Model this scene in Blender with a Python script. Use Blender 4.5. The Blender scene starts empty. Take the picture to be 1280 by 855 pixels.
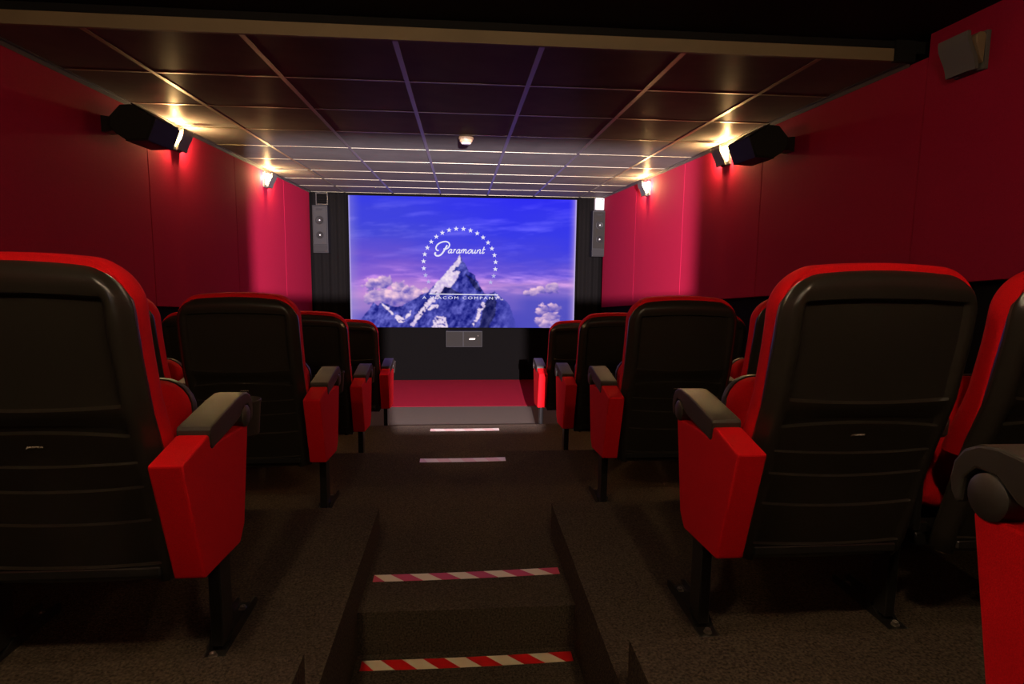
import bpy, bmesh, math, random
import numpy as np
from mathutils import Vector, Matrix

random.seed(4)
SC = bpy.context.scene
COL = SC.collection

# ------------------------------------------------------------------ camera
EYE = 1.525
def cam_axes(yaw, pitch, roll):
    cy, sy, cp, sp = math.cos(yaw), math.sin(yaw), math.cos(pitch), math.sin(pitch)
    f = Vector((sy*cp, cy*cp, sp)); r = Vector((cy, -sy, 0)); u = r.cross(f)
    c, s = math.cos(roll), math.sin(roll)
    return c*r + s*u, -s*r + c*u, f
cr, cu, cf = cam_axes(0.0839275506, -0.125250190, 0.0117959207)
cam = bpy.data.cameras.new('camera')
cam.sensor_width = 36.0
cam.lens = 755.598/1280*36.0
cam.clip_start = 0.01
cam_o = bpy.data.objects.new('camera', cam); COL.objects.link(cam_o)
m = Matrix((cr, cu, -cf)).transposed().to_4x4(); m.translation = (0, 0, EYE)
cam_o.matrix_world = m
SC.camera = cam_o

# ------------------------------------------------------------------ world, lights, exposure
w = bpy.data.worlds.new('world'); SC.world = w; w.use_nodes = True
w.node_tree.nodes['Background'].inputs[0].default_value = (0, 0, 0, 1)
w.node_tree.nodes['Background'].inputs[1].default_value = 0.0
SC.view_settings.view_transform = 'Standard'
SC.view_settings.look = 'None'
SC.view_settings.exposure = 0.0
SC.view_settings.gamma = 1.0
SC.view_settings.use_curve_mapping = False

def light(name, kind, loc, energy, color, **kw):
    l = bpy.data.lights.new(name, kind); l.energy = energy; l.color = color
    for k, v in kw.items(): setattr(l, k, v)
    o = bpy.data.objects.new(name, l); COL.objects.link(o); o.location = loc
    return o
# added, unseen lamp for the flash-like light from behind; the wall opening cuts it
BEAM_AT = (0.35, -1.0, 1.725)
BEAM_POWER = 11000
pl = light('added_beam_lamp', 'SPOT', BEAM_AT, BEAM_POWER, (1.0, 0.84, 0.95), spot_size=math.radians(66), spot_blend=0.05, shadow_soft_size=0.0028)
pl.rotation_euler = (math.radians(90), 0, 0)
# two added warm fill lamps above the camera, out of view (fittings below)
DOWN = [(-0.60, 0.34), (0.60, 0.34)]
DOWN_POWER = 33.0
for dx, dy in DOWN:
    light('added_fill_light', 'POINT', (dx, dy, 2.40), DOWN_POWER, (1.0, 0.74, 0.46), shadow_soft_size=0.05)
SCONCE_POWER = 15.0
WARM = (1.0, 0.62, 0.26)

# ------------------------------------------------------------------ materials
def lin(c):
    c = c/255.0
    return c/12.92 if c <= 0.04045 else ((c+0.055)/1.055)**2.4
def mat(name, color, rough=0.6, metal=0.0, spec=0.5, bump=None, noise=None, sheen=0.0, emit=None, coat=0.0):
    mt = bpy.data.materials.new(name); mt.use_nodes = True
    nt = mt.node_tree; b = nt.nodes['Principled BSDF']
    b.inputs['Base Color'].default_value = (*color, 1)
    b.inputs['Roughness'].default_value = rough
    b.inputs['Metallic'].default_value = metal
    b.inputs['Specular IOR Level'].default_value = spec
    if coat: b.inputs['Coat Weight'].default_value = coat
    if sheen:
        b.inputs['Sheen Weight'].default_value = sheen
        b.inputs['Sheen Tint'].default_value = (*[min(1, c*1.6) for c in color], 1)
    if emit:
        b.inputs['Emission Color'].default_value = (*emit[0], 1); b.inputs['Emission Strength'].default_value = emit[1]
    tc = nt.nodes.new('ShaderNodeTexCoord')
    if noise:
        sc, lo, hi = noise
        n = nt.nodes.new('ShaderNodeTexNoise'); n.inputs['Scale'].default_value = sc; n.inputs['Detail'].default_value = 4
        r = nt.nodes.new('ShaderNodeMapRange'); r.inputs['From Min'].default_value = .3; r.inputs['From Max'].default_value = .7
        r.inputs['To Min'].default_value = lo; r.inputs['To Max'].default_value = hi
        mx = nt.nodes.new('ShaderNodeMix'); mx.data_type = 'RGBA'; mx.blend_type = 'MULTIPLY'; mx.inputs[0].default_value = 1
        mx.inputs[6].default_value = (*color, 1)
        nt.links.new(tc.outputs['Object'], n.inputs['Vector']); nt.links.new(n.outputs['Fac'], r.inputs['Value'])
        nt.links.new(r.outputs[0], mx.inputs[7]); nt.links.new(mx.outputs[2], b.inputs['Base Color'])
    if bump:
        sc, st, dist = bump
        n2 = nt.nodes.new('ShaderNodeTexNoise'); n2.inputs['Scale'].default_value = sc; n2.inputs['Detail'].default_value = 3
        bp = nt.nodes.new('ShaderNodeBump'); bp.inputs['Strength'].default_value = st; bp.inputs['Distance'].default_value = dist
        nt.links.new(tc.outputs['Object'], n2.inputs['Vector']); nt.links.new(n2.outputs['Fac'], bp.inputs['Height'])
        nt.links.new(bp.outputs[0], b.inputs['Normal'])
    return mt
M = dict(
    plastic = mat('black_plastic', (.018, .0145, .0105), .30, spec=.5, bump=(900, .15, .0006)),
    plastic2 = mat('armrest_plastic', (.030, .025, .020), .46, spec=.35, bump=(900, .2, .0006)),
    redfab = mat('red_upholstery', (.60, .004, .008), .8, spec=.12, bump=(700, .5, .0012), noise=(500, .82, 1.1)),
    wallfab = mat('red_wall_fabric', (.26, .0055, .028), .88, spec=.08, bump=(600, .35, .001), noise=(350, .85, 1.1)),
    carpet = mat('brown_carpet', (.060, .044, .030), .95, spec=.1, bump=(200, .8, .005), noise=(150, .35, 1.65)),
    frontcarpet = mat('grey_carpet', (.072, .058, .046), .95, spec=.1, bump=(260, .7, .004), noise=(220, .6, 1.35)),
    redcarpet = mat('red_carpet', (.20, .0025, .015), .95, spec=.1, bump=(260, .7, .004), noise=(220, .6, 1.35)),
    velvet = mat('black_velvet', (.0024, .0021, .0019), .95, spec=.05, bump=(300, .5, .002)),
    blackwall = mat('black_wall_carpet', (.0036, .0031, .0028), .95, spec=.08, bump=(300, .6, .003)),
    ceil = mat('black_ceiling_paint', (.008, .007, .0065), .8, spec=.15),
    tile = mat('black_ceiling_tile', (.145, .137, .13), .40, spec=.10, bump=(180, .12, .002), noise=(6, .9, 1.1)),
    bar = mat('aluminium_grid', (.30, .275, .19), .45, metal=.85),
    timber = mat('brown_painted_fascia', (.17, .118, .062), .7, noise=(3, .85, 1.1)),
    darkmetal = mat('dark_grey_metal', (.055, .05, .045), .38, metal=.35),
    sconce = mat('sconce_grey_metal', (.085, .08, .072), .6, spec=.2),
    steel = mat('black_steel', (.02, .018, .016), .3, metal=.3),
    bolt = mat('bolt_steel', (.45, .40, .34), .3, metal=.9),
    spk = mat('speaker_black', (.006, .0058, .0055), .6, spec=.25, bump=(500, .2, .001)),
    grille = mat('speaker_grille_cloth', (.016, .015, .013), .9, spec=.1, bump=(700, .6, .001)),
    spkgrey = mat('speaker_grey', (.011, .0106, .010), .65, spec=.15),
    badge = mat('pale_badge', (.90, .82, .66), .3, metal=.0),
    white = mat('white_plastic', (.80, .78, .76), .4),
    grey = mat('grey_plastic', (.25, .24, .23), .5),
    ivory = mat('ivory_plastic', (.50, .38, .24), .45),
    tape_white = mat('tape_cream', (.86, .74, .50), .35),
    tape_red = mat('tape_red', (.70, .012, .014), .35),
    tape_pink = mat('tape_worn_red', (.62, .05, .075), .4),
    tape_pale = mat('tape_pale', (.90, .80, .72), .35),
    tape_blush = mat('tape_blush', (.86, .60, .54), .35),
    bulb = mat('lit_bulb', (1, .8, .5), .4, emit=((1.0, .70, .34), 7.0)),
    lamp = mat('added_lamp_glow', (1, .8, .5), .4, emit=((1.0, .76, .50), 3.0)),
    lettering = mat('lit_lettering', (0, 0, 0), .6, spec=0, emit=((.86, .83, 1.0), .95)),
    star_dim = mat('lit_star_dim', (0, 0, 0), .6, spec=0, emit=((.60, .58, 1.0), .80)),
)

def satin(mt, fac, rough):
    # diffuse face with a weak, even satin gloss (no mirror-like grazing reflection)
    nt = mt.node_tree; b = nt.nodes['Principled BSDF']
    g = nt.nodes.new('ShaderNodeBsdfGlossy'); g.inputs['Roughness'].default_value = rough; g.inputs['Color'].default_value = (.9, .87, .8, 1)
    d = nt.nodes.new('ShaderNodeBsdfDiffuse'); mx = nt.nodes.new('ShaderNodeMixShader'); mx.inputs[0].default_value = fac
    for l in list(b.inputs['Base Color'].links): nt.links.new(l.from_socket, d.inputs['Color'])
    for l in list(b.inputs['Normal'].links): nt.links.new(l.from_socket, g.inputs['Normal'])
    nt.links.new(d.outputs[0], mx.inputs[1]); nt.links.new(g.outputs[0], mx.inputs[2])
    nt.links.new(mx.outputs[0], nt.nodes['Material Output'].inputs['Surface'])
    nt.nodes.remove(b)
satin(M['tile'], .025, .36)

# ------------------------------------------------------------------ helpers
def link_mesh(name, me, material=None, parent=None, loc=None):
    o = bpy.data.objects.new(name, me); COL.objects.link(o)
    if material is not None and len(me.materials) == 0: me.materials.append(material)
    if parent is not None: o.parent = parent
    if loc is not None: o.location = loc
    return o
def mk(name, verts, faces, smooth=False, angle=35):
    me = bpy.data.meshes.new(name)
    me.from_pydata([tuple(v) for v in verts], [], faces)
    me.update()
    bm = bmesh.new(); bm.from_mesh(me); bmesh.ops.recalc_face_normals(bm, faces=bm.faces); bm.to_mesh(me); bm.free()
    if smooth:
        me.polygons.foreach_set('use_smooth', [True]*len(me.polygons))
        me.set_sharp_from_angle(angle=math.radians(angle))
    return me
def join(parts):
    V, F = [], []
    for v, f in parts:
        n = len(V); V += list(v); F += [tuple(i+n for i in q) for q in f]
    return V, F
def box(x0, x1, y0, y1, z0, z1):
    v = [(x, y, z) for x in (x0, x1) for y in (y0, y1) for z in (z0, z1)]
    f = [(0, 1, 3, 2), (4, 6, 7, 5), (0, 4, 5, 1), (2, 3, 7, 6), (0, 2, 6, 4), (1, 5, 7, 3)]
    return v, f
def bevel(me, width, seg=2, angle=30):
    bm = bmesh.new(); bm.from_mesh(me)
    ed = [e for e in bm.edges if len(e.link_faces) == 2 and e.calc_face_angle(0) > math.radians(angle)]
    bmesh.ops.bevel(bm, geom=ed, offset=width, segments=seg, affect='EDGES', profile=.5, clamp_overlap=True)
    bm.to_mesh(me); bm.free()
    me.polygons.foreach_set('use_smooth', [True]*len(me.polygons)); me.set_sharp_from_angle(angle=math.radians(14))
    return me
def prism(poly, axis, a, b):
    """poly in the two other axes, extruded along axis from a to b"""
    def P(p, t):
        if axis == 'x': return (t, p[0], p[1])
        if axis == 'y': return (p[0], t, p[1])
        return (p[0], p[1], t)
    n = len(poly)
    v = [P(p, a) for p in poly] + [P(p, b) for p in poly]
    f = [tuple(range(n)), tuple(range(2*n-1, n-1, -1))] + [(i, (i+1) % n, n+(i+1) % n, n+i) for i in range(n)]
    return v, f
def lathe(profile, n, axis, c):
    """profile (radius, t) about axis through c"""
    v, f = [], []
    for r, t in profile:
        for k in range(n):
            a = 2*math.pi*k/n; p, q = r*math.cos(a), r*math.sin(a)
            d = {'x': (t, p, q), 'y': (p, t, q), 'z': (p, q, t)}[axis]
            v.append((c[0]+d[0], c[1]+d[1], c[2]+d[2]))
    for i in range(len(profile)-1):
        for k in range(n):
            f.append((i*n+k, i*n+(k+1) % n, (i+1)*n+(k+1) % n, (i+1)*n+k))
    f.append(tuple(range(n))); f.append(tuple(range((len(profile)-1)*n, len(profile)*n)))
    return v, f
def tag(o, label=None, cat=None, group=None, kind=None):
    if label: o['label'] = label
    if cat: o['category'] = cat
    if group: o['group'] = group
    if kind: o['kind'] = kind
    return o
def thing(name, label, cat, loc=(0, 0, 0), group=None):
    o = bpy.data.objects.new(name, None); COL.objects.link(o); o.location = loc
    o.empty_display_size = .1
    return tag(o, label, cat, group)
def struct(name, parts, material, parent=None):
    v, f = join(parts)
    o = link_mesh(name, mk(name, v, f), material, parent)
    o['kind'] = 'structure'
    return o
def part(name, vf, material, parent, smooth=False, bev=0, angle=35, seg=2):
    me = mk(name, vf[0], vf[1], smooth, angle)
    if bev: bevel(me, bev, seg)
    return link_mesh(name, me, material, parent)

# ------------------------------------------------------------------ setting
XL = -1.89
def xr(y): return 1.935 - .0215*(y - 2.7)
def zbl(y): return 1.361 - .0863*(y - 2.65)
def zbr(y): return 1.501 - .0867*(y - 2.0)
CEIL = 2.421; CEIL2 = 2.50; YB = -.7; YF = 8.0; STEP_Y = 2.58
FZ = [.605, .465, .325, .165, .0]           # treads of rows 0..4
EDGE = [1.37, 2.59, 3.82, 5.08]             # front edges of treads 0..3
NX0, NX1 = -.36, .405                       # the aisle cut into the two rear treads

struct('floor', [box(-2.0, 2.1, EDGE[3]-.05, 6.467, -.1, 0)], M['frontcarpet'])
struct('floor.001', [box(-2.0, 2.1, 6.467, YF+.1, -.1, 0.002)], M['redcarpet'])
struct('floor.002', [box(-2.0, 2.1, EDGE[2], EDGE[3], -.1, FZ[3])], M['carpet'])
struct('floor.003', [box(-2.0, 2.1, EDGE[1], EDGE[2], -.1, FZ[2]), box(NX0, NX1, 2.0, EDGE[1], -.1, FZ[2])], M['carpet'])
struct('floor.004', [box(-2.0, NX0, EDGE[0], EDGE[1], -.1, FZ[1]), box(NX1, 2.1, EDGE[0], EDGE[1], -.1, FZ[1])], M['carpet'])
struct('floor.005', [box(-2.0, NX0-.012, YB, EDGE[0], -.1, FZ[0]), box(NX1+.012, 2.1, YB, EDGE[0], -.1, FZ[0])], M['carpet'])
struct('floor.006', [box(NX0-.012, NX1+.012, YB, 2.0, -.1, FZ[3])], M['carpet'])

wl = struct('wall_left', [box(XL-.15, XL-.05, YB-.1, YF+.1, -.1, 2.6)], M['blackwall'])
v, f = box(0, .1, 0, 1, -.1, 2.6)
v = [(xr(YB-.1 + y*(YF+.2-YB)) + .05 + x, YB-.1 + y*(YF+.2-YB), z) for x, y, z in v]
wr = struct('wall_right', [(v, f)], M['blackwall'])
def wall_panel(side, y0, y1, parent):
    g = .0025
    y0 += g; y1 -= g
    top0 = CEIL2 if y1 < STEP_Y else CEIL-.012
    if side < 0:
        v = [(x, y, z) for x in (XL-.05, XL) for y in (y0, y1) for z in (zbl(y), top0)]
    else:
        v = [(xr(y)+x, y, z) for x in (.05, 0) for y in (y0, y1) for z in (zbr(y), top0)]
    f = [(0, 1, 3, 2), (4, 6, 7, 5), (0, 4, 5, 1), (2, 3, 7, 6), (0, 2, 6, 4), (1, 5, 7, 3)]
    part('wall_panel', (v, f), M['wallfab'], parent, bev=.003)
YL = [YB, 1.08, 2.50, 3.93, 5.36, 6.765, 7.86]
YR = [YB, 1.20, 2.50, 3.82, 5.12, 6.45, 7.80]
for a, b in zip(YL[:-1], YL[1:]): wall_panel(-1, a, b, wl)
for a, b in zip(YR[:-1], YR[1:]): wall_panel(1, a, b, wr)

struct('wall_front', [box(-2.05, 2.1, YF, YF+.1, -.1, 2.6)], M['velvet'])
# back wall with an added opening, shaped to trim the beam
px0, px1, pz0, pz1 = BEAM_AT[0]-.333*.3, BEAM_AT[0]+.262*.3, BEAM_AT[2]-.071*.3, BEAM_AT[2]+.122*.3
qx0, qx1, qz0 = BEAM_AT[0]-.150*.3, BEAM_AT[0]+.055*.3, BEAM_AT[2]-.262*.3      # lower notch added to let the beam down the aisle
struct('wall_back', [box(-2.05, px0, YB-.02, YB, -.1, 2.6), box(px1, 2.15, YB-.02, YB, -.1, 2.6),
                     box(px0, qx0, YB-.02, YB, -.1, pz0), box(qx1, px1, YB-.02, YB, -.1, pz0), box(qx0, qx1, YB-.02, YB, -.1, qz0), box(px0, px1, YB-.02, YB, pz1, 2.6)], M['ceil'])
# ceiling : plain rear part, a step with a brown fascia, tiled front part
struct('ceiling', [box(-2.05, 2.15, YB-.1, STEP_Y, CEIL2, CEIL2+.1)], M['ceil'])
ct = struct('ceiling.001', [box(-2.05, 2.1, STEP_Y+.018, YF+.1, CEIL+.03, CEIL+.13)], M['ceil'])
tr = struct('trim_1', [box(XL, 1.845, STEP_Y, STEP_Y+.018, CEIL-.004, CEIL+.046)], M['timber'])
struct('trim_2', [box(XL-.05, 2.0, STEP_Y+.004, STEP_Y+.018, CEIL+.03, CEIL2+.05), box(1.845, xr(2.6), STEP_Y-.01, STEP_Y+.016, CEIL-.008, CEIL2)], M['ceil'])
gx = [-1.47+.6*k for k in range(6)]; gy = [3.16+.6*k for k in range(9)]
bw = .0115
xs = [XL-.03] + gx + [1.96]; ys = [STEP_Y+.02] + gy + [YF]
for i in range(len(xs)-1):
    for j in range(len(ys)-1):
        x0 = xs[i] + (bw-.003 if i else 0); x1 = xs[i+1] - (bw-.003)
        y0 = ys[j] + (bw-.003 if j else 0); y1 = ys[j+1] - (bw-.003)
        tz = random.uniform(-.0008, .0008)
        if y1-y0 > .03: part('ceiling_tile', box(x0, x1, y0, y1, CEIL+.0035+tz, CEIL+.022), M['tile'], ct)
for x in gx: part('grid_runner', box(x-bw, x+bw, STEP_Y+.018, YF, CEIL, CEIL+.002), M['bar'], ct)
for y in gy: part('cross_bar', box(XL, xr(y), y-.008, y+.008, CEIL+.0005, CEIL+.0025), M['bar'], ct)
# wall angles along the tiled ceiling
def edge_trim(name, fx, s):
    V, F = [], []
    for (o0, o1, z0, z1) in ((0, .022, CEIL-.001, CEIL+.004), (0, .003, CEIL-.02, CEIL+.004)):
        n = len(V)
        for y in (STEP_Y+.02, YF-.1):
            for o, z in ((o0, z0), (o1, z0), (o1, z1), (o0, z1)): V.append((fx(y)-s*o, y, z))
        F += [(n, n+1, n+2, n+3), (n+7, n+6, n+5, n+4)] + [(n+i, n+(i+1) % 4, n+4+(i+1) % 4, n+4+i) for i in range(4)]
    struct(name, [(V, F)], M['darkmetal'])
edge_trim('trim_3', lambda y: XL, -1)
edge_trim('trim_4', xr, 1)

# ------------------------------------------------------------------ cinema chairs
PITCH = .58; HW = .250
PZ = [.24, .272, .327, .448, .537, .603, .654, .743, .90, 1.0, 1.07]
PY = [-.262, -.272, -.290, -.322, -.345, -.365, -.382, -.415, -.445, -.455, -.460]
def yprof(z): return float(np.interp(z, PZ, PY))
CT = [.272, .327, .448, .537, .603, .640, .689, .715, .743, .997, 1.062]
CC = [.010, .014, .017, .017, .014, .0, -.017, -.004, .015, -.012, -.022]
def bend(t): return float(np.interp(t, CT, CC))
TOP = 1.062; RC = .095
def halfw(t):
    base = HW - .004*max(0, (t-.6))/.4
    if t > TOP-RC: return base - RC + math.sqrt(max(0, RC*RC - (t-TOP+RC)**2))
    if t < .30: return base - .02*(1-(t-.272)/.028)
    return base
ROWS = [(.272, -.012), (.278, -.002), (.292, .003), (.325, .009), (.329, 0), (.37, .003), (.41, .006), (.446, .009), (.450, 0), (.49, .004), (.535, .009),
        (.539, 0), (.57, .004), (.601, .009), (.605, 0), (.64, .004), (.687, .009), (.691, -.006), (.705, -.004), (.722, .006), (.740, .008), (.745, -.005),
        (.78, -.006), (.85, -.006), (.90, -.006), (.94, -.006), (.967, -.006), (.985, -.005), (.991, -.004), (.996, .006), (1.01, .008), (1.024, .008), (1.034, .005),
        (1.043, -.001), (1.050, -.008), (1.056, -.015), (1.060, -.022), (1.062, -.028)]
US = [0, .12, .24, .36, .48, .60, .70, .76, .79, .815, .84, .87, .90, .925, .95, .97, .985, 1.0]
US = [-u for u in US[::-1]] + US[1:]
def sstep(a, b, x):
    t = min(1, max(0, (x-a)/(b-a))); return t*t*(3-2*t)
def build_shell():
    V, F = [], []
    n = len(US)
    for t, o in ROWS:
        wt = halfw(t)
        for u in US:
            x = u*wt
            z = t + bend(t)*(x/HW)**2
            fade = 1 - sstep(.78, .83, abs(u))
            rim = .007 if t < 1.0 else o
            off = o*fade + rim*(1-fade)
            e = sstep(.88, 1.0, abs(u))
            off = off*(1-e) - .022*e if off > -.022 else off
            V.append((x, yprof(z)-off, z))
    nr = len(ROWS)
    for i in range(nr-1):
        for j in range(n-1): F.append((i*n+j, i*n+j+1, (i+1)*n+j+1, (i+1)*n+j))
    loop = [i*n for i in range(nr)] + [(nr-1)*n+j for j in range(1, n)] + [i*n+n-1 for i in range(nr-2, -1, -1)] + [j for j in range(n-2, 0, -1)]
    prev = loop
    for d in (.024, .030):
        new = []
        for k in loop:
            x, y, z = V[k]; V.append((x, yprof(z)+d, z)); new.append(len(V)-1)
        L = len(loop)
        for q in range(L): F.append((prev[q], prev[(q+1) % L], new[(q+1) % L], new[q]))
        prev = new
    F.append(tuple(prev))
    me = mk('back_shell', V, F, True, 38)
    return me
def outline(z0, grow):
    pts = []
    ts = list(np.linspace(z0, TOP-RC, 10)) + [TOP-RC+RC*math.sin(a) for a in np.linspace(.12, math.pi/2, 12)]
    left = []
    for t in ts:
        w = halfw(t)-.002; left.append((-w, t + bend(t)*(w/HW)**2 + grow*max(0, (t-.85)/.21)))
    wt = halfw(TOP); top = [(x, TOP + bend(TOP)*(x/HW)**2 + grow) for x in np.linspace(-wt, wt, 8)[1:-1]]
    return left + top + [(-x, z) for x, z in left[::-1]]
def loft(loops, close_first=True, close_last=True):
    V, F = [], []; L = len(loops[0])
    for lp in loops: V += lp
    for i in range(len(loops)-1):
        for q in range(L): F.append((i*L+q, i*L+(q+1) % L, (i+1)*L+(q+1) % L, (i+1)*L+q))
    if close_first: F.append(tuple(range(L)))
    if close_last: F.append(tuple(range((len(loops)-1)*L, len(loops)*L)))
    return V, F
def build_back_cushion():
    o = outline(.56, .015); cx, cz = 0, .80
    def lp(d, s):
        out = []
        for x, z in o:
            k = s/math.hypot(x, z-cz); X, Z = x*(1-k), cz+(z-cz)*(1-k); out.append((X, yprof(z)+d, Z))
        return out
    return mk('back_cushion', *loft([lp(.022, .012), lp(.024, .003), lp(.030, 0), lp(.078, 0), lp(.092, .004), lp(.102, .016), lp(.110, .04), lp(.114, .09)]), True, 40)
def rrect(w, h, r, n=7):
    p = []
    for cx, cz, a0 in ((w-r, h-r, 0), (-w+r, h-r, 90), (-w+r, r*.5, 180), (w-r, r*.5, 270)):
        rr = r if cz > r else r*.5
        for k in range(n):
            a = math.radians(a0 + 90*k/(n-1)); p.append((cx+rr*math.cos(a) + (0 if cz > r else (r*.5 if cx > 0 else -r*.5)), cz+rr*math.sin(a)))
    return p
SEAT_H = .39
def seat_pt(x, s, d):           # tipped up seat: s along the seat from hinge, d forward
    a = math.atan2(.05, .375)
    return (x, -.115 + s*math.sin(a) + d*math.cos(a), .355 + s*math.cos(a) - d*math.sin(a))
def build_seat():
    base = rrect(.198, SEAT_H, .085)
    def lp(d, s): return [seat_pt(x*(1-s/.2), SEAT_H/2+(z-SEAT_H/2)*(1-s/.195), d) for x, z in base]
    cush = mk('seat_cushion', *loft([lp(-.082, .09), lp(-.08, .045), lp(-.072, .02), lp(-.055, .005), lp(-.03, 0), lp(-.004, 0), lp(0, .004)]), True, 40)
    shell = mk('seat_shell', *loft([lp(-.002, -.003), lp(.012, -.006), lp(.026, -.002), lp(.04, .015), lp(.05, .05), lp(.053, .10)]), True, 40)
    return cush, shell
AW = .0375
def build_arm():
    red = [(-.030, .598), (-.016, .612), (-.26, .642), (-.292, .652), (-.300, .652), (-.436, .622), (-.345, .322), (-.335, .310), (-.110, .303), (-.098, .310), (-.085, .340)]
    red = [(-.028, .612), (-.28, .622), (-.286, .650), (-.300, .652), (-.438, .624), (-.348, .318), (-.122, .300), (-.085, .340)]
    me1 = mk('armrest_panel', *prism(red, 'x', -AW+.001, AW-.001)); bevel(me1, .006, 2)
    pad = [(-.262, .616), (-.278, .612), (-.288, .622), (-.291, .662), (-.286, .670), (-.2, .684), (-.12, .698), (-.06, .704), (-.03, .700), (-.008, .688), (.006, .668), (.010, .645), (.006, .626), (-.004, .612), (-.012, .618), (-.014, .650), (-.03, .668), (-.06, .668), (-.09, .645), (-.12, .637)]
    me2 = mk('armrest_pad', *prism(pad, 'x', -AW-.002, AW+.002)); bevel(me2, .004, 2, 40)
    hub = lathe([(.001, -AW-.007), (.024, -AW-.007), (.030, -AW-.003), (.031, 0), (.030, AW+.003), (.024, AW+.007), (.001, AW+.007)], 24, 'x', (0, -.052, .638))
    me3 = mk('armrest_hub', *hub, True, 40)
    return me1, me2, me3
def build_cup():
    pr = [(.036, .562), (.043, .654), (.046, .662), (.048, .660), (.048, .655), (.046, .650), (.039, .560), (.026, .548), (.024, .553)]
    V, F = [], []; n = 28
    for r, z in pr:
        for k in range(n):
            a = 2*math.pi*k/n; V.append((r*math.cos(a)+.0, .050+r*math.sin(a), z))
    m_ = len(pr)
    for i in range(m_):
        for k in range(n): F.append((i*n+k, i*n+(k+1) % n, ((i+1) % m_)*n+(k+1) % n, ((i+1) % m_)*n+k))
    return mk('cup_holder', V, F, True, 40)
def build_leg():
    post = box(-.016, .016, -.16, -.085, .02, .34)
    gus = prism([(-.155, .30), (-.09, .30), (-.05, .33), (-.05, .36), (-.25, .36), (-.25, .33)], 'x', -.014, .014)
    me = mk('leg', *join([post, gus])); bevel(me, .003, 1)
    ft = []
    # folded foot channel : two tapering flanges and a base plate with a raised middle
    prof = [(-.205, .0), (-.205, .004), (-.15, .007), (-.10, .034), (.075, .030), (.09, .022), (.09, .0)]
    for s in (-1, 1): ft.append(prism(prof, 'x', s*.026-.0025, s*.026+.0025))
    ft.append(box(-.026, .026, -.205, .09, 0, .004))
    ft.append(prism([(-.15, .004), (-.10, .030), (.0, .030), (.0, .004)], 'x', -.0235, .0235))
    me2 = mk('foot_bracket', *join(ft))
    b = []
    for yb, zb in ((-.178, .005), (.05, .005)):
        b.append(lathe([(.001, 0), (.012, 0), (.012, .003), (.009, .005), (.0085, .011), (.004, .0115), (.001, .008)], 14, 'z', (0, yb, zb)))
    meb = [mk('bolt', *q, True, 40) for q in b]
    return me, me2, meb
MS = dict(shell=build_shell(), cush=build_back_cushion(), cup=build_cup())
MS['seat'], MS['seatshell'] = build_seat()
MS['arm'], MS['pad'], MS['hub'] = build_arm()
MS['leg'], MS['foot'], MS['bolts'] = build_leg()
MS['beam'] = mk('cross_beam', *join([box(-.218, .218, -.17, -.12, .25, .29), box(-.20, .20, -.30, -.14, .30, .325)])); bevel(MS['beam'], .004, 1)
MS['support'] = mk('armrest_support', *prism([(-.26, .34), (-.10, .34), (-.055, .60), (-.06, .642), (-.12, .640), (-.255, .622)], 'x', -.011, .011)); bevel(MS['support'], .003, 1)
def text_mesh(name, s, width, height, thick=.0008, shear=.0, spacing=1.0):
    cu_ = bpy.data.curves.new(name, 'FONT'); cu_.body = s; cu_.size = 1; cu_.space_character = spacing; cu_.shear = shear
    to = bpy.data.objects.new(name, cu_); COL.objects.link(to)
    dg = bpy.context.evaluated_depsgraph_get()
    me = bpy.data.meshes.new_from_object(to.evaluated_get(dg))
    bpy.data.objects.remove(to); bpy.data.curves.remove(cu_)
    co = np.zeros(len(me.vertices)*3); me.vertices.foreach_get('co', co); co = co.reshape(-1, 3)
    lo, hi = co.min(0), co.max(0)
    co[:, 0] = (co[:, 0]-(lo[0]+hi[0])/2)*width/(hi[0]-lo[0]); co[:, 1] = (co[:, 1]-(lo[1]+hi[1])/2)*height/(hi[1]-lo[1])
    out = np.stack([co[:, 0], np.zeros(len(co)), co[:, 1]], 1)     # upright, facing -y
    me.vertices.foreach_set('co', out.ravel()); me.update()
    me.materials.clear()
    return me
bt = text_mesh('badge', 'JASPER', .036, .0062, shear=.3)
bco = [v_.co.copy() for v_ in bt.vertices]
for v_ in bt.vertices:
    z = .655 + v_.co.z; v_.co.y = yprof(z) - .0085; v_.co.z = z
MS['badge'] = bt
for k, mn in dict(shell='plastic', cush='redfab', cup='plastic2', seat='redfab', seatshell='plastic2', arm='redfab', pad='plastic2', hub='plastic2', leg='steel', foot='steel', beam='steel', support='steel', badge='badge').items():
    MS[k].materials.append(M[mn])
for b_ in MS['bolts']: b_.materials.append(M['bolt'])

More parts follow.
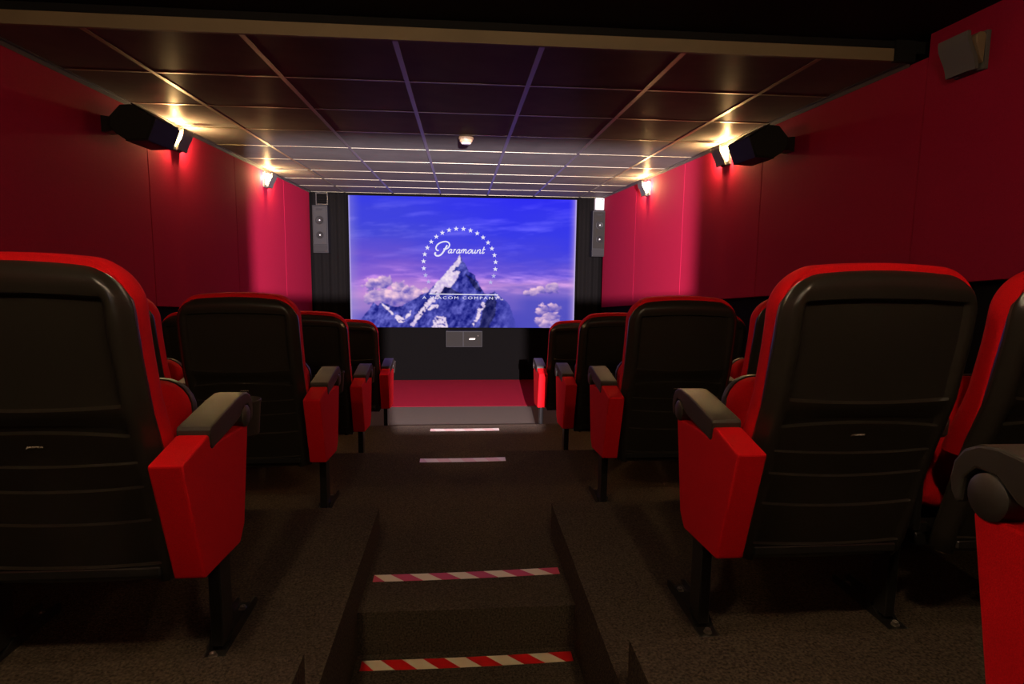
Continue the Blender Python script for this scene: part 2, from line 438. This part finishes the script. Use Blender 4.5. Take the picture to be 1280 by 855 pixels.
def chair(x, y, z, arms, label, group, lo=.03, aisle=-1):
    t = thing('cinema_chair', label, 'chair', (x, y, z), group)
    link_mesh('back_shell', MS['shell'], parent=t)['label'] = 'black ribbed plastic back shell'
    link_mesh('badge', MS['badge'], parent=t)
    link_mesh('back_cushion', MS['cush'], parent=t)['label'] = 'red upholstered back cushion'
    link_mesh('seat_cushion', MS['seat'], parent=t)
    link_mesh('seat_shell', MS['seatshell'], parent=t)
    link_mesh('cross_beam', MS['beam'], parent=t)
    for s in arms:
        if s == aisle: link_mesh('armrest_panel', MS['arm'], parent=t, loc=(s*PITCH/2, 0, 0))['label'] = 'red upholstered panel on the aisle side'
        else: link_mesh('armrest_support', MS['support'], parent=t, loc=(s*PITCH/2, 0, 0))
        p2 = link_mesh('armrest_pad', MS['pad'], parent=t, loc=(s*PITCH/2, 0, 0))
        link_mesh('armrest_hub', MS['hub'], parent=p2)
        if s > 0: link_mesh('cup_holder', MS['cup'], parent=t, loc=(s*PITCH/2, 0, 0))
        link_mesh('leg', MS['leg'], parent=t, loc=(s*PITCH/2+lo*.8, 0, 0))
        fb = link_mesh('foot_bracket', MS['foot'], parent=t, loc=(s*PITCH/2+lo, 0, 0))
        for b_ in MS['bolts']: link_mesh('bolt', b_, parent=fb)
    return t
AR, AL = .6875, -.6375                       # aisle armrest centres
YROW = [.74, 1.77, 3.02, 4.115, 5.40]
names = ['', 'nearest full row', 'second row from the camera', 'third row from the camera', 'row nearest the screen']
chair(AR+PITCH/2+.012, YROW[0]-.01, FZ[0], (-1, 1), 'red and black cinema chair at the lower right corner, only its red armrest showing', 'red and black cinema chairs')
for r in range(1, 5):
    for side, sn in ((1, 'right'), (-1, 'left')):
        for k, kn in enumerate(('beside the aisle', 'against the wall')):
            xx = (AR + PITCH*(k+.5)) if side > 0 else (AL - PITCH*(k+.5))
            arms = (-1, 1) if k == 0 else ((1,) if side > 0 else (-1,))
            yo = .0 if side > 0 else -.02
            if side < 0 and r in (2, 4): yo = -.0
            chair(xx, YROW[r]+yo, FZ[r], arms, 'red and black cinema chair %s on the %s, %s' % (kn, sn, names[r]), 'red and black cinema chairs', .03*side, aisle=-side if k == 0 else 0)

# ------------------------------------------------------------------ cinema screen
SX0, SX1, SZ0, SZ1, SY = -1.43, 1.495, .712, 2.387, 7.95
scr = thing('cinema_screen', 'large glowing cinema screen showing a snowy mountain under a ring of stars', 'screen', ((SX0+SX1)/2, SY, SZ0))
def pnt(u, v, d=0):             # picture coordinates (283 x 165) to screen-local
    return (SX0 + u/283*(SX1-SX0) - (SX0+SX1)/2, -d, SZ1 - v/165*(SZ1-SZ0) - SZ0)
NW, NH = 384, 224
rng = np.random.RandomState(7)
def vnoise(x, y, seed):
    tab = np.random.RandomState(seed).rand(256, 256)
    xi, yi = np.floor(x).astype(int), np.floor(y).astype(int); fx, fy = x-xi, y-yi
    fx, fy = fx*fx*(3-2*fx), fy*fy*(3-2*fy)
    g = lambda a, b: tab[a % 256, b % 256]
    return (g(xi, yi)*(1-fx)+g(xi+1, yi)*fx)*(1-fy) + (g(xi, yi+1)*(1-fx)+g(xi+1, yi+1)*fx)*fy
def fbm(x, y, seed, o=5):
    s = 0; a = .5; n = 0
    for k in range(o):
        s = s + a*vnoise(x*2**k, y*2**k, seed+k); n += a; a *= .55
    return s/n
def inpoly(px_, py_, poly):
    ins = np.zeros(px_.shape, bool); n = len(poly)
    for i in range(n):
        x0, y0 = poly[i]; x1, y1 = poly[(i+1) % n]
        c = ((y0 > py_) != (y1 > py_)) & (px_ < (x1-x0)*(py_-y0)/(y1-y0+1e-9)+x0)
        ins ^= c
    return ins
def Z4(p): return [(a/4-17, b/4-14) for a, b in p]
def picture():
    u, v = np.meshgrid((np.arange(NW)+.5)/NW*283, (np.arange(NH)+.5)/NH*165)
    def ramp(vv, stops):
        xs_ = [s[0] for s in stops]
        return np.stack([np.interp(vv, xs_, [s[1][k] for s in stops]) for k in range(3)], -1).astype(float)
    wob = (fbm(u/60, v/14, 3)-.5)*26
    skyL = ramp(v+wob, [(0, (58, 62, 228)), (45, (70, 72, 215)), (80, (112, 84, 208)), (100, (150, 104, 212)), (118, (196, 142, 216)), (128, (170, 130, 205)), (165, (90, 85, 190))])
    skyR = ramp(v+wob, [(0, (48, 46, 242)), (45, (56, 58, 232)), (80, (76, 70, 218)), (100, (112, 88, 212)), (114, (180, 134, 216)), (122, (120, 100, 200)), (165, (72, 72, 188))])
    k = np.clip((u-60)/140, 0, 1)[..., None]
    c = skyL*(1-k)+skyR*k
    st = np.clip(fbm(u/45+9, v/7+(u/90), 21)-.52, 0, 1)*3.0*np.clip(1-abs(v-40)/60, 0, 1)
    c += st[..., None]*np.array([45, 38, 22])
    st = np.clip(fbm(u/30+5, v/5, 33)-.48, 0, 1)*3.5*np.clip(1-abs(v-104)/22, 0, 1)
    c += st[..., None]*np.array([70, 50, 30])
    # cumulus
    def cloud(c, blobs, seed):
        d = np.full(u.shape, -9.0); sh = np.zeros(u.shape)
        for x, y, r in blobs:
            x, y, r = x/4-17, y/4-14, r/4
            dd = 1-np.hypot((u-x), (v-y)*1.25)/r
            s = np.clip(.5-(v-y)/r*.55-(u-x)/r*.22, 0, 1)
            sh = np.where(dd > d, s, sh); d = np.maximum(d, dd)
        n1 = fbm(u/7, v/6, seed); d = d+(n1-.5)*1.5+(fbm(u/2.6, v/2.2, seed+3, 3)-.5)*.5
        sh = np.clip(sh*.85+(fbm(u/9, v/5, seed+9)-.5)*1.4+.08, 0, 1)
        a = np.clip((d+.02)/.22, 0, 1)[..., None]
        col = np.array([96, 84, 182])*(1-sh[..., None]) + np.array([250, 206, 226])*sh[..., None]
        return c*(1-a)+col*a
    c = cloud(c, [(170, 500, 40), (245, 484, 44), (205, 500, 40), (300, 512, 46), (345, 528, 36), (215, 556, 60), (255, 560, 60), (295, 566, 64), (340, 558, 56), (395, 546, 44), (165, 575, 40), (440, 536, 30), (370, 540, 44)], 41)
    hz = np.clip((u-(890/4-17))/18, 0, 1)*np.clip((v-(540/4-14))/10, 0, 1)
    c = c*(1-hz[..., None]*.75)+np.array([80, 78, 190])*hz[..., None]*.75
    c = cloud(c, [(1095, 505, 32), (1065, 512, 32), (1030, 522, 32), (990, 530, 26), (955, 536, 18), (1085, 608, 40), (1050, 616, 36), (1025, 630, 30), (1078, 660, 44), (1100, 700, 48), (1055, 695, 40), (1020, 680, 28)], 61)
    # mountains
    jx = (fbm(u/6, v/6, 71)-.5)*7; jy = (fbm(u/6+40, v/6, 81)-.5)*6
    mu, mv = u+jx*.55, v+jy*.55
    ridge = Z4([(612, 340), (636, 385), (655, 425), (690, 450), (712, 500), (735, 540), (760, 540), (788, 526), (815, 552), (838, 572), (868, 600), (884, 640), (905, 740), (90, 740), (105, 690), (150, 640), (182, 588), (205, 606), (226, 584), (262, 604), (290, 612), (330, 600), (400, 560), (452, 532), (500, 482), (540, 440), (580, 388)])
    mm = inpoly(mu, mv, ridge)
    tex = fbm(u/5+v/9, v/11-u/22, 91, 5); tex2 = fbm(u/3, v/2.4, 95, 4)
    tex = np.clip((tex-.5)*2.0+.42, 0, 1)
    rock = np.array([30, 34, 128])*(1-tex[..., None]) + np.array([112, 112, 208])*tex[..., None]
    rock = rock + (tex2[..., None]-.5)*70
    fade = np.clip((v-118)/50, 0, 1)[..., None]*np.clip((u-150)/60, 0, 1)[..., None]
    rock = rock*(1-.35*fade)+np.array([86, 84, 196])*.35*fade
    dark = inpoly(mu, mv, Z4([(512, 520), (545, 503), (572, 520), (625, 540), (470, 545)])) | inpoly(mu, mv, Z4([(738, 590), (780, 540), (800, 590), (790, 650), (760, 720), (712, 720)])) | inpoly(mu, mv, Z4([(640, 440), (690, 470), (720, 535), (690, 520)]))
    rock = np.where(dark[..., None], rock*.62, rock)
    c = np.where(mm[..., None], rock, c)
    snow = np.zeros(u.shape, bool)
    for p in ([(612, 342), (624, 378), (596, 405), (574, 430), (616, 424), (602, 455), (562, 514), (535, 503), (508, 532), (458, 542), (500, 482), (540, 440), (580, 388)],
              [(505, 530), (527, 506), (502, 562), (472, 592), (432, 642), (398, 682), (378, 708), (360, 708), (402, 640), (440, 590), (480, 550)],
              [(492, 658), (540, 656), (553, 715), (466, 715)], [(502, 583), (497, 612), (448, 636), (468, 604)],
              [(218, 588), (230, 592), (262, 622), (284, 650), (270, 650), (240, 618)], [(296, 650), (322, 664), (334, 690), (312, 690), (290, 668)], [(345, 640), (372, 622), (362, 650), (335, 676)], [(782, 530), (800, 548), (838, 578), (806, 566)], [(715, 600), (735, 585), (742, 590), (705, 680), (685, 712), (680, 700)]):
        snow |= inpoly(u+jx*.9, v+jy*.9, Z4(p))
    st2 = np.clip(tex2*1.5-.25, 0, 1)[..., None]
    snow &= (tex2 > .40) | inpoly(u, v, Z4([(612, 330), (640, 400), (600, 470), (560, 520), (450, 560), (380, 720), (340, 720), (480, 470)]))
    hz2 = np.clip((u-(800/4-17))/30, 0, .75)[..., None]*mm[..., None]
    c = c*(1-hz2)+np.array([78, 78, 186])*hz2
    scol = np.array([188, 166, 222])*(1-st2)+np.array([255, 238, 246])*st2
    c = np.where((snow & mm)[..., None], scol, c)
    # soft pale edges of the projected picture
    e = np.clip(1-u/17, 0, 1)[..., None]**1.6
    low = c.copy(); 
    c = c*(1-.55*e)+np.array([150, 140, 215])*.55*e
    e = np.clip(1-(282-u)/10, 0, 1)[..., None]**1.7
    c = c*(1-.6*e)+np.array([205, 170, 220])*.6*e
    line = ((u < 1.4) | (u > 281.8))
    c = np.where(line[..., None], c*.45+np.array([205, 195, 235])*.55, c)
    c = np.clip(c, 0, 255)/255
    return np.where(c <= .04045, c/12.92, ((c+.055)/1.055)**2.4)
img = picture()
gu, gv = np.meshgrid(np.arange(NW+1)/NW*283, np.arange(NH+1)/NH*165)
co = np.stack([SX0+gu/283*(SX1-SX0)-(SX0+SX1)/2, np.zeros_like(gu), SZ1-gv/165*(SZ1-SZ0)-SZ0], -1).reshape(-1, 3)
ii, jj = np.meshgrid(np.arange(NH), np.arange(NW), indexing='ij'); a0 = (ii*(NW+1)+jj).ravel()
quads = np.stack([a0, a0+NW+1, a0+NW+2, a0+1], 1)
sm = bpy.data.meshes.new('picture')
sm.vertices.add(len(co)); sm.vertices.foreach_set('co', co.ravel())
sm.loops.add(quads.size); sm.loops.foreach_set('vertex_index', quads.ravel().astype(np.int32))
sm.polygons.add(len(quads)); sm.polygons.foreach_set('loop_start', (np.arange(len(quads))*4).astype(np.int32))
sm.update(calc_edges=True); sm.validate()
at_ = sm.color_attributes.new('picture', 'FLOAT_COLOR', 'POINT')
pad_ = np.pad(img, ((1, 1), (1, 1), (0, 0)), mode='edge')
vc = (pad_[:-1, :-1]+pad_[1:, :-1]+pad_[:-1, 1:]+pad_[1:, 1:])/4
at_.data.foreach_set('color', np.concatenate([vc.reshape(-1, 3), np.ones((vc.shape[0]*vc.shape[1], 1))], 1).ravel())
sp = bpy.data.materials.new('lit_screen_picture'); sp.use_nodes = True
b = sp.node_tree.nodes['Principled BSDF']; b.inputs['Base Color'].default_value = (0, 0, 0, 1); b.inputs['Specular IOR Level'].default_value = 0
an = sp.node_tree.nodes.new('ShaderNodeAttribute'); an.attribute_name = 'picture'
sp.node_tree.links.new(an.outputs['Color'], b.inputs['Emission Color']); b.inputs['Emission Strength'].default_value = 1.0
link_mesh('picture', sm, sp, scr)['label'] = 'glowing picture of a snowy peak, clouds and violet sky'
part('screen_board', box(SX0-.01-(SX0+SX1)/2, SX1+.01-(SX0+SX1)/2, .002, .035, -.008, SZ1-SZ0+.008), M['velvet'], scr)
def star_mesh():
    P = []
    for k in range(10):
        a = math.pi/2 + k*math.pi/5; r = .034 if k % 2 == 0 else .0135
        P.append((r*math.cos(a), r*math.sin(a)))
    return mk('star', *prism(P, 'y', -.001, .001))
for mname, sel in (('lettering', range(0, 9)), ('star_dim', range(9, 11))):
    sme = star_mesh(); sme.materials.append(M[mname])
    for k in sel:
        for s in (-1, 1):
            a = math.radians(5.73+11.46*k)
            x, y, z = pnt(136 + s*45.2*math.sin(a), 83.6 - 44.8*math.cos(a), .004)
            link_mesh('star', sme, parent=scr, loc=(x, y, z))
def ribbon(strokes, wd):
    V, F = [], []
    for pts in strokes:
        wds = wd
        if len(pts) > 2:
            P = [Vector(p) for p in pts]; Q = []
            ext = [P[0]*2-P[1]] + P + [P[-1]*2-P[-2]]
            for i in range(1, len(ext)-2):
                for k in range(5):
                    t = k/5
                    p0, p1, p2, p3 = ext[i-1], ext[i], ext[i+1], ext[i+2]
                    Q.append(.5*((2*p1)+(-p0+p2)*t+(2*p0-5*p1+4*p2-p3)*t*t+(-p0+3*p1-3*p2+p3)*t*t*t))
            Q.append(P[-1])
        else: Q = [Vector(p) for p in pts]
        n0 = len(V); n = len(Q)
        for i, q in enumerate(Q):
            d = (Q[min(n-1, i+1)]-Q[max(0, i-1)]); d.normalize(); nn = Vector((-d.y, d.x))
            for s in (-1, 1): V.append(pnt(q.x+nn.x*s*wds/2, q.y+nn.y*s*wds/2, .004))
        for i in range(n-1): F.append((n0+2*i, n0+2*i+1, n0+2*i+3, n0+2*i+2))
    return V, F
def C8(p): return [(a/7.123+510-437, b/7.123+270-244) for a, b in p]
S = []
S.append(([(338, 240), (325, 262), (308, 292), (288, 320), (262, 336), (238, 334), (228, 318), (236, 306)], 2.0))       # P stem with tail
S.append(([(262, 290), (244, 284), (238, 264), (252, 236), (284, 216), (322, 208), (350, 218), (358, 240), (346, 264), (322, 276), (304, 274)], 1.7))
def lett(kind, x, wdt):
    b, t = 310, 276; sl = 9
    def p(fx, fy): return (x+fx*wdt+fy*sl, b-(b-t)*fy)
    if kind == 'a': return [[p(.72, .85), p(.45, 1.0), p(.1, .6), p(.1, .12), p(.4, .0), p(.72, .45)], [p(.74, 1.0), p(.70, .3), p(.78, .0), p(1.05, .15)]]
    if kind == 'r': return [[p(.1, .8), p(.25, 1.0), p(.28, .5), p(.22, 0)], [p(.28, .55), p(.55, .95), p(.85, .9)]]
    if kind == 'm': return [[p(.03, .95), p(.06, 0)], [p(.07, .5), p(.25, 1.0), p(.40, .9), p(.38, 0)], [p(.40, .5), p(.58, 1.0), p(.74, .9), p(.74, .2), p(.82, 0), p(1.0, .2)]]
    if kind == 'o': return [[p(.5, 1), p(.12, .6), p(.12, .1), p(.5, 0), p(.85, .4), p(.82, .9), p(.5, 1)]]
    if kind == 'u': return [[p(.05, 1), p(.05, .2), p(.25, 0), p(.62, .4)], [p(.65, 1), p(.64, .2), p(.75, 0), p(1.0, .2)]]
    if kind == 'n': return [[p(.05, .95), p(.06, 0)], [p(.08, .5), p(.42, 1.0), p(.66, .85), p(.64, .2), p(.76, 0), p(1.0, .2)]]
    if kind == 't': return [[p(.35, 1.75), p(.25, .25), p(.45, 0), p(.9, .3)], [p(-.05, 1.0), p(.9, 1.1)]]
x = 342
for ch, wdt in zip('aramount', (42, 30, 42, 60, 38, 44, 44, 30)):
    for q in lett(ch, x, wdt-3): S.append((q, 1.15))
    x += wdt
parts_ = [ribbon([C8(q)], wd) for q, wd in S]
part('script_lettering', join(parts_), M['lettering'], scr)
part('rule_line', ([pnt(98, 121.2, .004), pnt(184.5, 121.8, .004), pnt(184.5, 123.0, .004), pnt(98, 122.4, .004)], [(0, 1, 2, 3)]), M['lettering'], scr)
tm = text_mesh('small_lettering', 'A VIACOM COMPANY', .985, .036, spacing=1.35)
link_mesh('small_lettering', tm, M['lettering'], scr, loc=pnt(136.8, 126.6, .004))

# ------------------------------------------------------------------ masking curtains and fittings of the front wall
def curtain(x0, x1, label):
    n = 60; V = []; F = []
    for i in range(n+1):
        xx = x0+(x1-x0)*i/n
        yy = YF-.05+.014*math.sin(xx*62)+.006*math.sin(xx*25+1)
        for z in (.004, 1.0, 2.0, CEIL-.002): V.append((xx, yy, z))
    for i in range(n):
        for k in range(3): F.append((i*4+k, (i+1)*4+k, (i+1)*4+k+1, i*4+k+1))
    o = link_mesh('masking_curtain', mk('masking_curtain', V, F, True, 60), M['blackwall'])
    md = o.modifiers.new('thick', 'SOLIDIFY'); md.thickness = .006; md.offset = -1
    tag(o, label, 'curtain', 'black curtains beside the screen')
curtain(-1.90, SX0-.03, 'black masking curtain hanging to the left of the glowing screen')
curtain(SX1+.03, 1.80, 'black masking curtain hanging to the right of the glowing screen')

def front_speaker(xc, label, tilt):
    t = thing('front_speaker', label, 'speaker', (xc, 7.86, 1.655), 'tall black speakers beside the screen')
    W, H, D = .094, .585, .11
    part('cabinet', box(-W, W, -D, .05, 0, H), M['spk'], t, bev=.006)
    part('front_grille', box(-W+.012, W-.012, -D-.010, -D+.002, .105, H-.02), M['grille'] if tilt < 0 else M['spk'], t, bev=.004)
    part('lower_panel', box(-W+.010, W-.010, -D-.008, -D+.002, .012, .095), M['spkgrey'], t, bev=.004)
    for z, r in ((.40, .052), (.22, .045)):
        d = part('driver', lathe([(r, -.003), (r, .004), (r*.85, .006), (r*.55, -.006+.004), (r*.25, 0), (r*.22, .006), (.002, .008)], 24, 'y', (0, 0, 0)), M['spkgrey'] if tilt > 0 else M['spk'], t, smooth=True)
        for v_ in d.data.vertices: v_.co.y = -v_.co.y
        d.location = (.0, -D-.012, z)
        part('dust_cap', lathe([(.009, -.004), (.006, -.010), (.001, -.011)], 12, 'y', (0, 0, 0)), M['white'], d, smooth=True)
    part('horn_slot', box(-.04, .03, -D-.013, -D-.008, H-.065, H-.045), M['spkgrey'], t, bev=.002)
front_speaker(-1.742, 'tall black loudspeaker on the wall left of the screen, under a dark vent', 1)
front_speaker(1.762, 'tall black loudspeaker on the wall right of the screen, under a white box', -1)
t = thing('wall_vent', 'dark framed vent box above the left front loudspeaker', 'vent', (-1.742, 7.93, 2.255))
fr = [box(-.075, .075, -.05, .02, 0, .012), box(-.075, .075, -.05, .02, .138, .15), box(-.075, -.063, -.05, .02, .012, .138), box(.063, .075, -.05, .02, .012, .138)]
part('frame', join(fr), M['steel'], t)
part('back_plate', box(-.063, .063, .0, .02, .012, .138), M['velvet'], t)
for k in range(4): part('slat', box(-.063, .063, -.03, .0, .03+k*.028, .038+k*.028), M['velvet'], t)
t = thing('wall_box', 'small white electrical box above the right front loudspeaker', 'box', (1.782, 7.90, 2.258))
part('housing', box(-.056, .056, -.04, .05, 0, .15), M['white'], t, bev=.006)
part('lens_strip', box(-.03, .05, -.046, -.038, .098, .108), M['grey'], t)
part('indicator', box(.03, .044, -.046, -.038, .118, .14), M['darkmetal'], t)
part('label_strip', box(-.035, .0, -.043, -.038, .078, .084), M['grey'], t)
t = thing('center_speaker', 'grey center loudspeaker on the black wall below the screen', 'speaker', (.033, 7.9, .470))
part('cabinet', box(-.238, .238, -.10, .08, 0, .212), M['spk'], t, bev=.006)
part('left_grille', box(-.228, -.016, -.108, -.098, .012, .200), M['grille'], t, bev=.003)
part('right_grille', box(-.006, .228, -.108, -.098, .012, .200), M['grille'], t, bev=.003)
part('badge', prism([(.062, .102), (.075, .118), (.145, .118), (.135, .102)], 'y', -.113, -.107), M['badge'], t)
part('screw', lathe([(.001, -.115), (.006, -.113), (.006, -.106)], 10, 'y', (.18, 0, .15)), M['bolt'], t)
o = part('panel_bracket', join([box(-.012, .012, -.012, .012, 0, .10), box(-.045, .012, -.02, .02, .09, .10)]), M['white'], None)
o.location = (-1.885, 7.60, zbl(7.6)-.10); tag(o, 'small white bracket under the far end of the left wall panels', 'bracket')

# ------------------------------------------------------------------ smoke detector
t = thing('smoke_detector', 'round cream smoke detector under the black tiled ceiling', 'smoke detector', (.03, 4.42, CEIL))
part('base', lathe([(.050, 0), (.052, -.004), (.052, -.014), (.046, -.018)], 28, 'z', (0, 0, 0)), M['ivory'], t, smooth=True)
part('sensor_cage', lathe([(.046, -.018), (.044, -.03), (.032, -.042), (.028, -.046), (.001, -.047)], 28, 'z', (0, 0, 0)), M['ivory'], t, smooth=True)
part('trim_ring', lathe([(.034, -.0405), (.036, -.041), (.030, -.047), (.027, -.0475)], 28, 'z', (0, 0, 0)), M['white'], t, smooth=True)
part('indicator', lathe([(.004, -.014), (.004, -.019), (.001, -.02)], 8, 'z', (-.01, -.047, 0)), M['white'], t)

# ------------------------------------------------------------------ wall sconces (wall face at local x = 0, room towards +x)
SL = .14
def sconce(x, y, z, s, label, lit=True):
    """s = +1 on the left wall (room towards +x), -1 on the right wall"""
    t = thing('wall_sconce', label, 'lamp', (x, y, z), 'curved grey wall sconces')
    h = .138
    X = lambda p: [(s*a, b_) for a, b_ in p]
    part('wall_plate', prism(X([(0, 0), (.014, 0), (.016, .004), (.018, h), (0, h)]), 'y', 0, SL), M['sconce'], t, bev=.002)
    outer = [(.050, 0), (.055, .02), (.064, .045), (.078, .070), (.090, .095), (.095, .118), (.094, h-.006)]
    inner = [(a-.012-.006*math.sin(math.pi*b_/h), b_) for a, b_ in outer]
    part('front_shield', prism(X(outer + inner[::-1]), 'y', 0, SL), M['sconce'], t, smooth=True, angle=40)
    part('bottom_plate', prism(X([(.012, .0), (.052, .0), (.052, .008), (.012, .008)]), 'y', .035, SL-.035), M['sconce'], t)
    g = [(.026, .020), (.036, .030), (.048, .060), (.060, .090), (.062, .118), (.050, .128), (.032, .128), (.024, .118)]
    part('bulb', prism(X(g), 'y', -.006, SL+.006), M['bulb'] if lit else M['timber'], t, bev=.003)
    if lit:
        for dy in (-.016, SL+.016):
            l = light('sconce_lamp', 'POINT', (x+s*.050, y+dy, z+.085), SCONCE_POWER, WARM, shadow_soft_size=.009)
        light('sconce_lamp', 'POINT', (x+s*.045, y+SL/2, z+.14), SCONCE_POWER*.3, WARM, shadow_soft_size=.012)
sconce(XL, 4.22, 2.252, 1, 'lit grey sconce behind the left side loudspeaker, high on the red wall')
sconce(XL, 6.08, 2.246, 1, 'lit grey sconce far along the left red wall near the screen')
sconce(xr(4.1), 4.27, 2.258, -1, 'lit grey sconce behind the right side loudspeaker, high on the red wall')
sconce(xr(6.0), 5.99, 2.236, -1, 'lit grey sconce far along the right red wall near the screen')
sconce(xr(2.2), 2.20, 2.272, -1, 'unlit grey sconce high on the right red wall, nearest the camera', lit=False)

# ------------------------------------------------------------------ side loudspeakers
def side_speaker(s, wx, label):
    t = thing('side_speaker', label, 'speaker', (wx, 3.40, 2.0), 'black loudspeakers on the side walls')
    # profile: distance from wall, height (above 2.0)
    p = [(.300, .262), (.255, .158), (.150, .152), (.100, .185), (.075, .215), (.075, .270), (.130, .328), (.185, .332)]
    part('cabinet', prism([(s*a, b_) for a, b_ in p], 'y', 0, .26), M['grille'], t, bev=.006)
    fv = [(.3005, .264), (.254, .154), (.262, .150), (.309, .262)]
    part('front_baffle', prism([(s*a, b_) for a, b_ in fv], 'y', -.004, .275), M['spkgrey'], t, bev=.003)
    tp = [(.185, .333), (.302, .264), (.306, .268), (.188, .339)]
    part('top_cover', prism([(s*a, b_) for a, b_ in tp], 'y', 0, .265), M['spk'], t, bev=.002)
    bt_ = [(.150, .153), (.257, .157), (.258, .151), (.150, .146)]
    part('bottom_cover', prism([(s*a, b_) for a, b_ in bt_], 'y', 0, .265), M['spk'], t, bev=.002)
    part('wall_bracket', prism([(s*a, b_) for a, b_ in [(0, .20), (.08, .21), (.08, .275), (0, .285)]], 'y', .06, .15), M['steel'], t, bev=.003)
    part('badge', prism([(s*.284, .205), (s*.279, .205), (s*.281, .212), (s*.286, .212)], 'y', .20, .225), M['badge'], t)
side_speaker(1, XL, 'black angular loudspeaker high on the left red wall')
side_speaker(-1, xr(3.55), 'black angular loudspeaker high on the right red wall')

# ------------------------------------------------------------------ floor tapes
def tape(name, l, r, dep, z, nseg, mats, skew, label, end='red'):
    """l, r = ends (x, y) of the tape's near edge; stripes of alternating colour, cut on the slant"""
    V, F, MI = [], [], []
    L = Vector(l); R_ = Vector(r); d = (R_-L); ln = d.length; d.normalize(); nrm = Vector((-d.y, d.x))
    cuts = [0.0] + [(k+.62)/nseg for k in range(nseg)] + [1.0]
    th = .0012
    def pos(c, top):
        q = min(1, max(0, c - (skew if top else 0)*1.0))
        a = L + d*(q*ln) + (nrm*dep if top else Vector((0, 0)))
        bow = -.006*math.sin(math.pi*q)
        return (a.x, a.y+bow, z+th)
    for i in range(len(cuts)-1):
        n = len(V); c0, c1 = cuts[i], cuts[i+1]
        t0, t1 = c0, c1
        V += [pos(c0, False), pos(c1, False), pos(c1 if c1 < 1 else 1+skew, True), pos(c0 if c0 > 0 else 0, True)]
        F.append((n, n+1, n+2, n+3)); MI.append(i % 2)
    me = bpy.data.meshes.new(name); me.from_pydata(V, [], F); me.update()
    for mt in mats: me.materials.append(mt)
    me.polygons.foreach_set('material_index', MI)
    o = bpy.data.objects.new('floor_tape', me); COL.objects.link(o)
    md = o.modifiers.new('thick', 'SOLIDIFY'); md.thickness = .001; md.offset = -1
    tag(o, label, 'tape', 'step marking tapes')
tape('tape', (-.341, 1.915), (.389, 1.920), .053, FZ[3], 10, [M['tape_red'], M['tape_white']], .075, 'red and cream striped tape on the floor, nearest the camera, below the step')
tape('tape', (-.336, 2.203), (.387, 2.221), .051, FZ[2], 10, [M['tape_pink'], M['tape_white']], .075, 'worn red and cream striped tape on top of the step, second from the camera')
tape('tape', (-.255, 3.61), (.275, 3.615), .072, FZ[2], 7, [M['tape_blush'], M['tape_pale']], .05, 'pale pinkish tape across the aisle, third from the camera')
tape('tape', (-.257, 4.89), (.314, 4.89), .07, FZ[3], 7, [M['tape_blush'], M['tape_pale']], .05, 'short pale tape across the aisle, farthest from the camera')

# ------------------------------------------------------------------ fittings of the added ceiling lamps (unseen, above the camera)
for dx, dy in DOWN:
    t = thing('added_ceiling_lamp', 'added unseen round lamp under the black ceiling above the camera, on the %s' % ('left' if dx < 0 else 'right'), 'lamp', (dx, dy, CEIL2), 'added rear ceiling lamps')
    part('base', lathe([(.07, 0), (.07, -.018), (.05, -.026), (.001, -.026)], 28, 'z', (0, 0, 0)), M['white'], t, smooth=True)
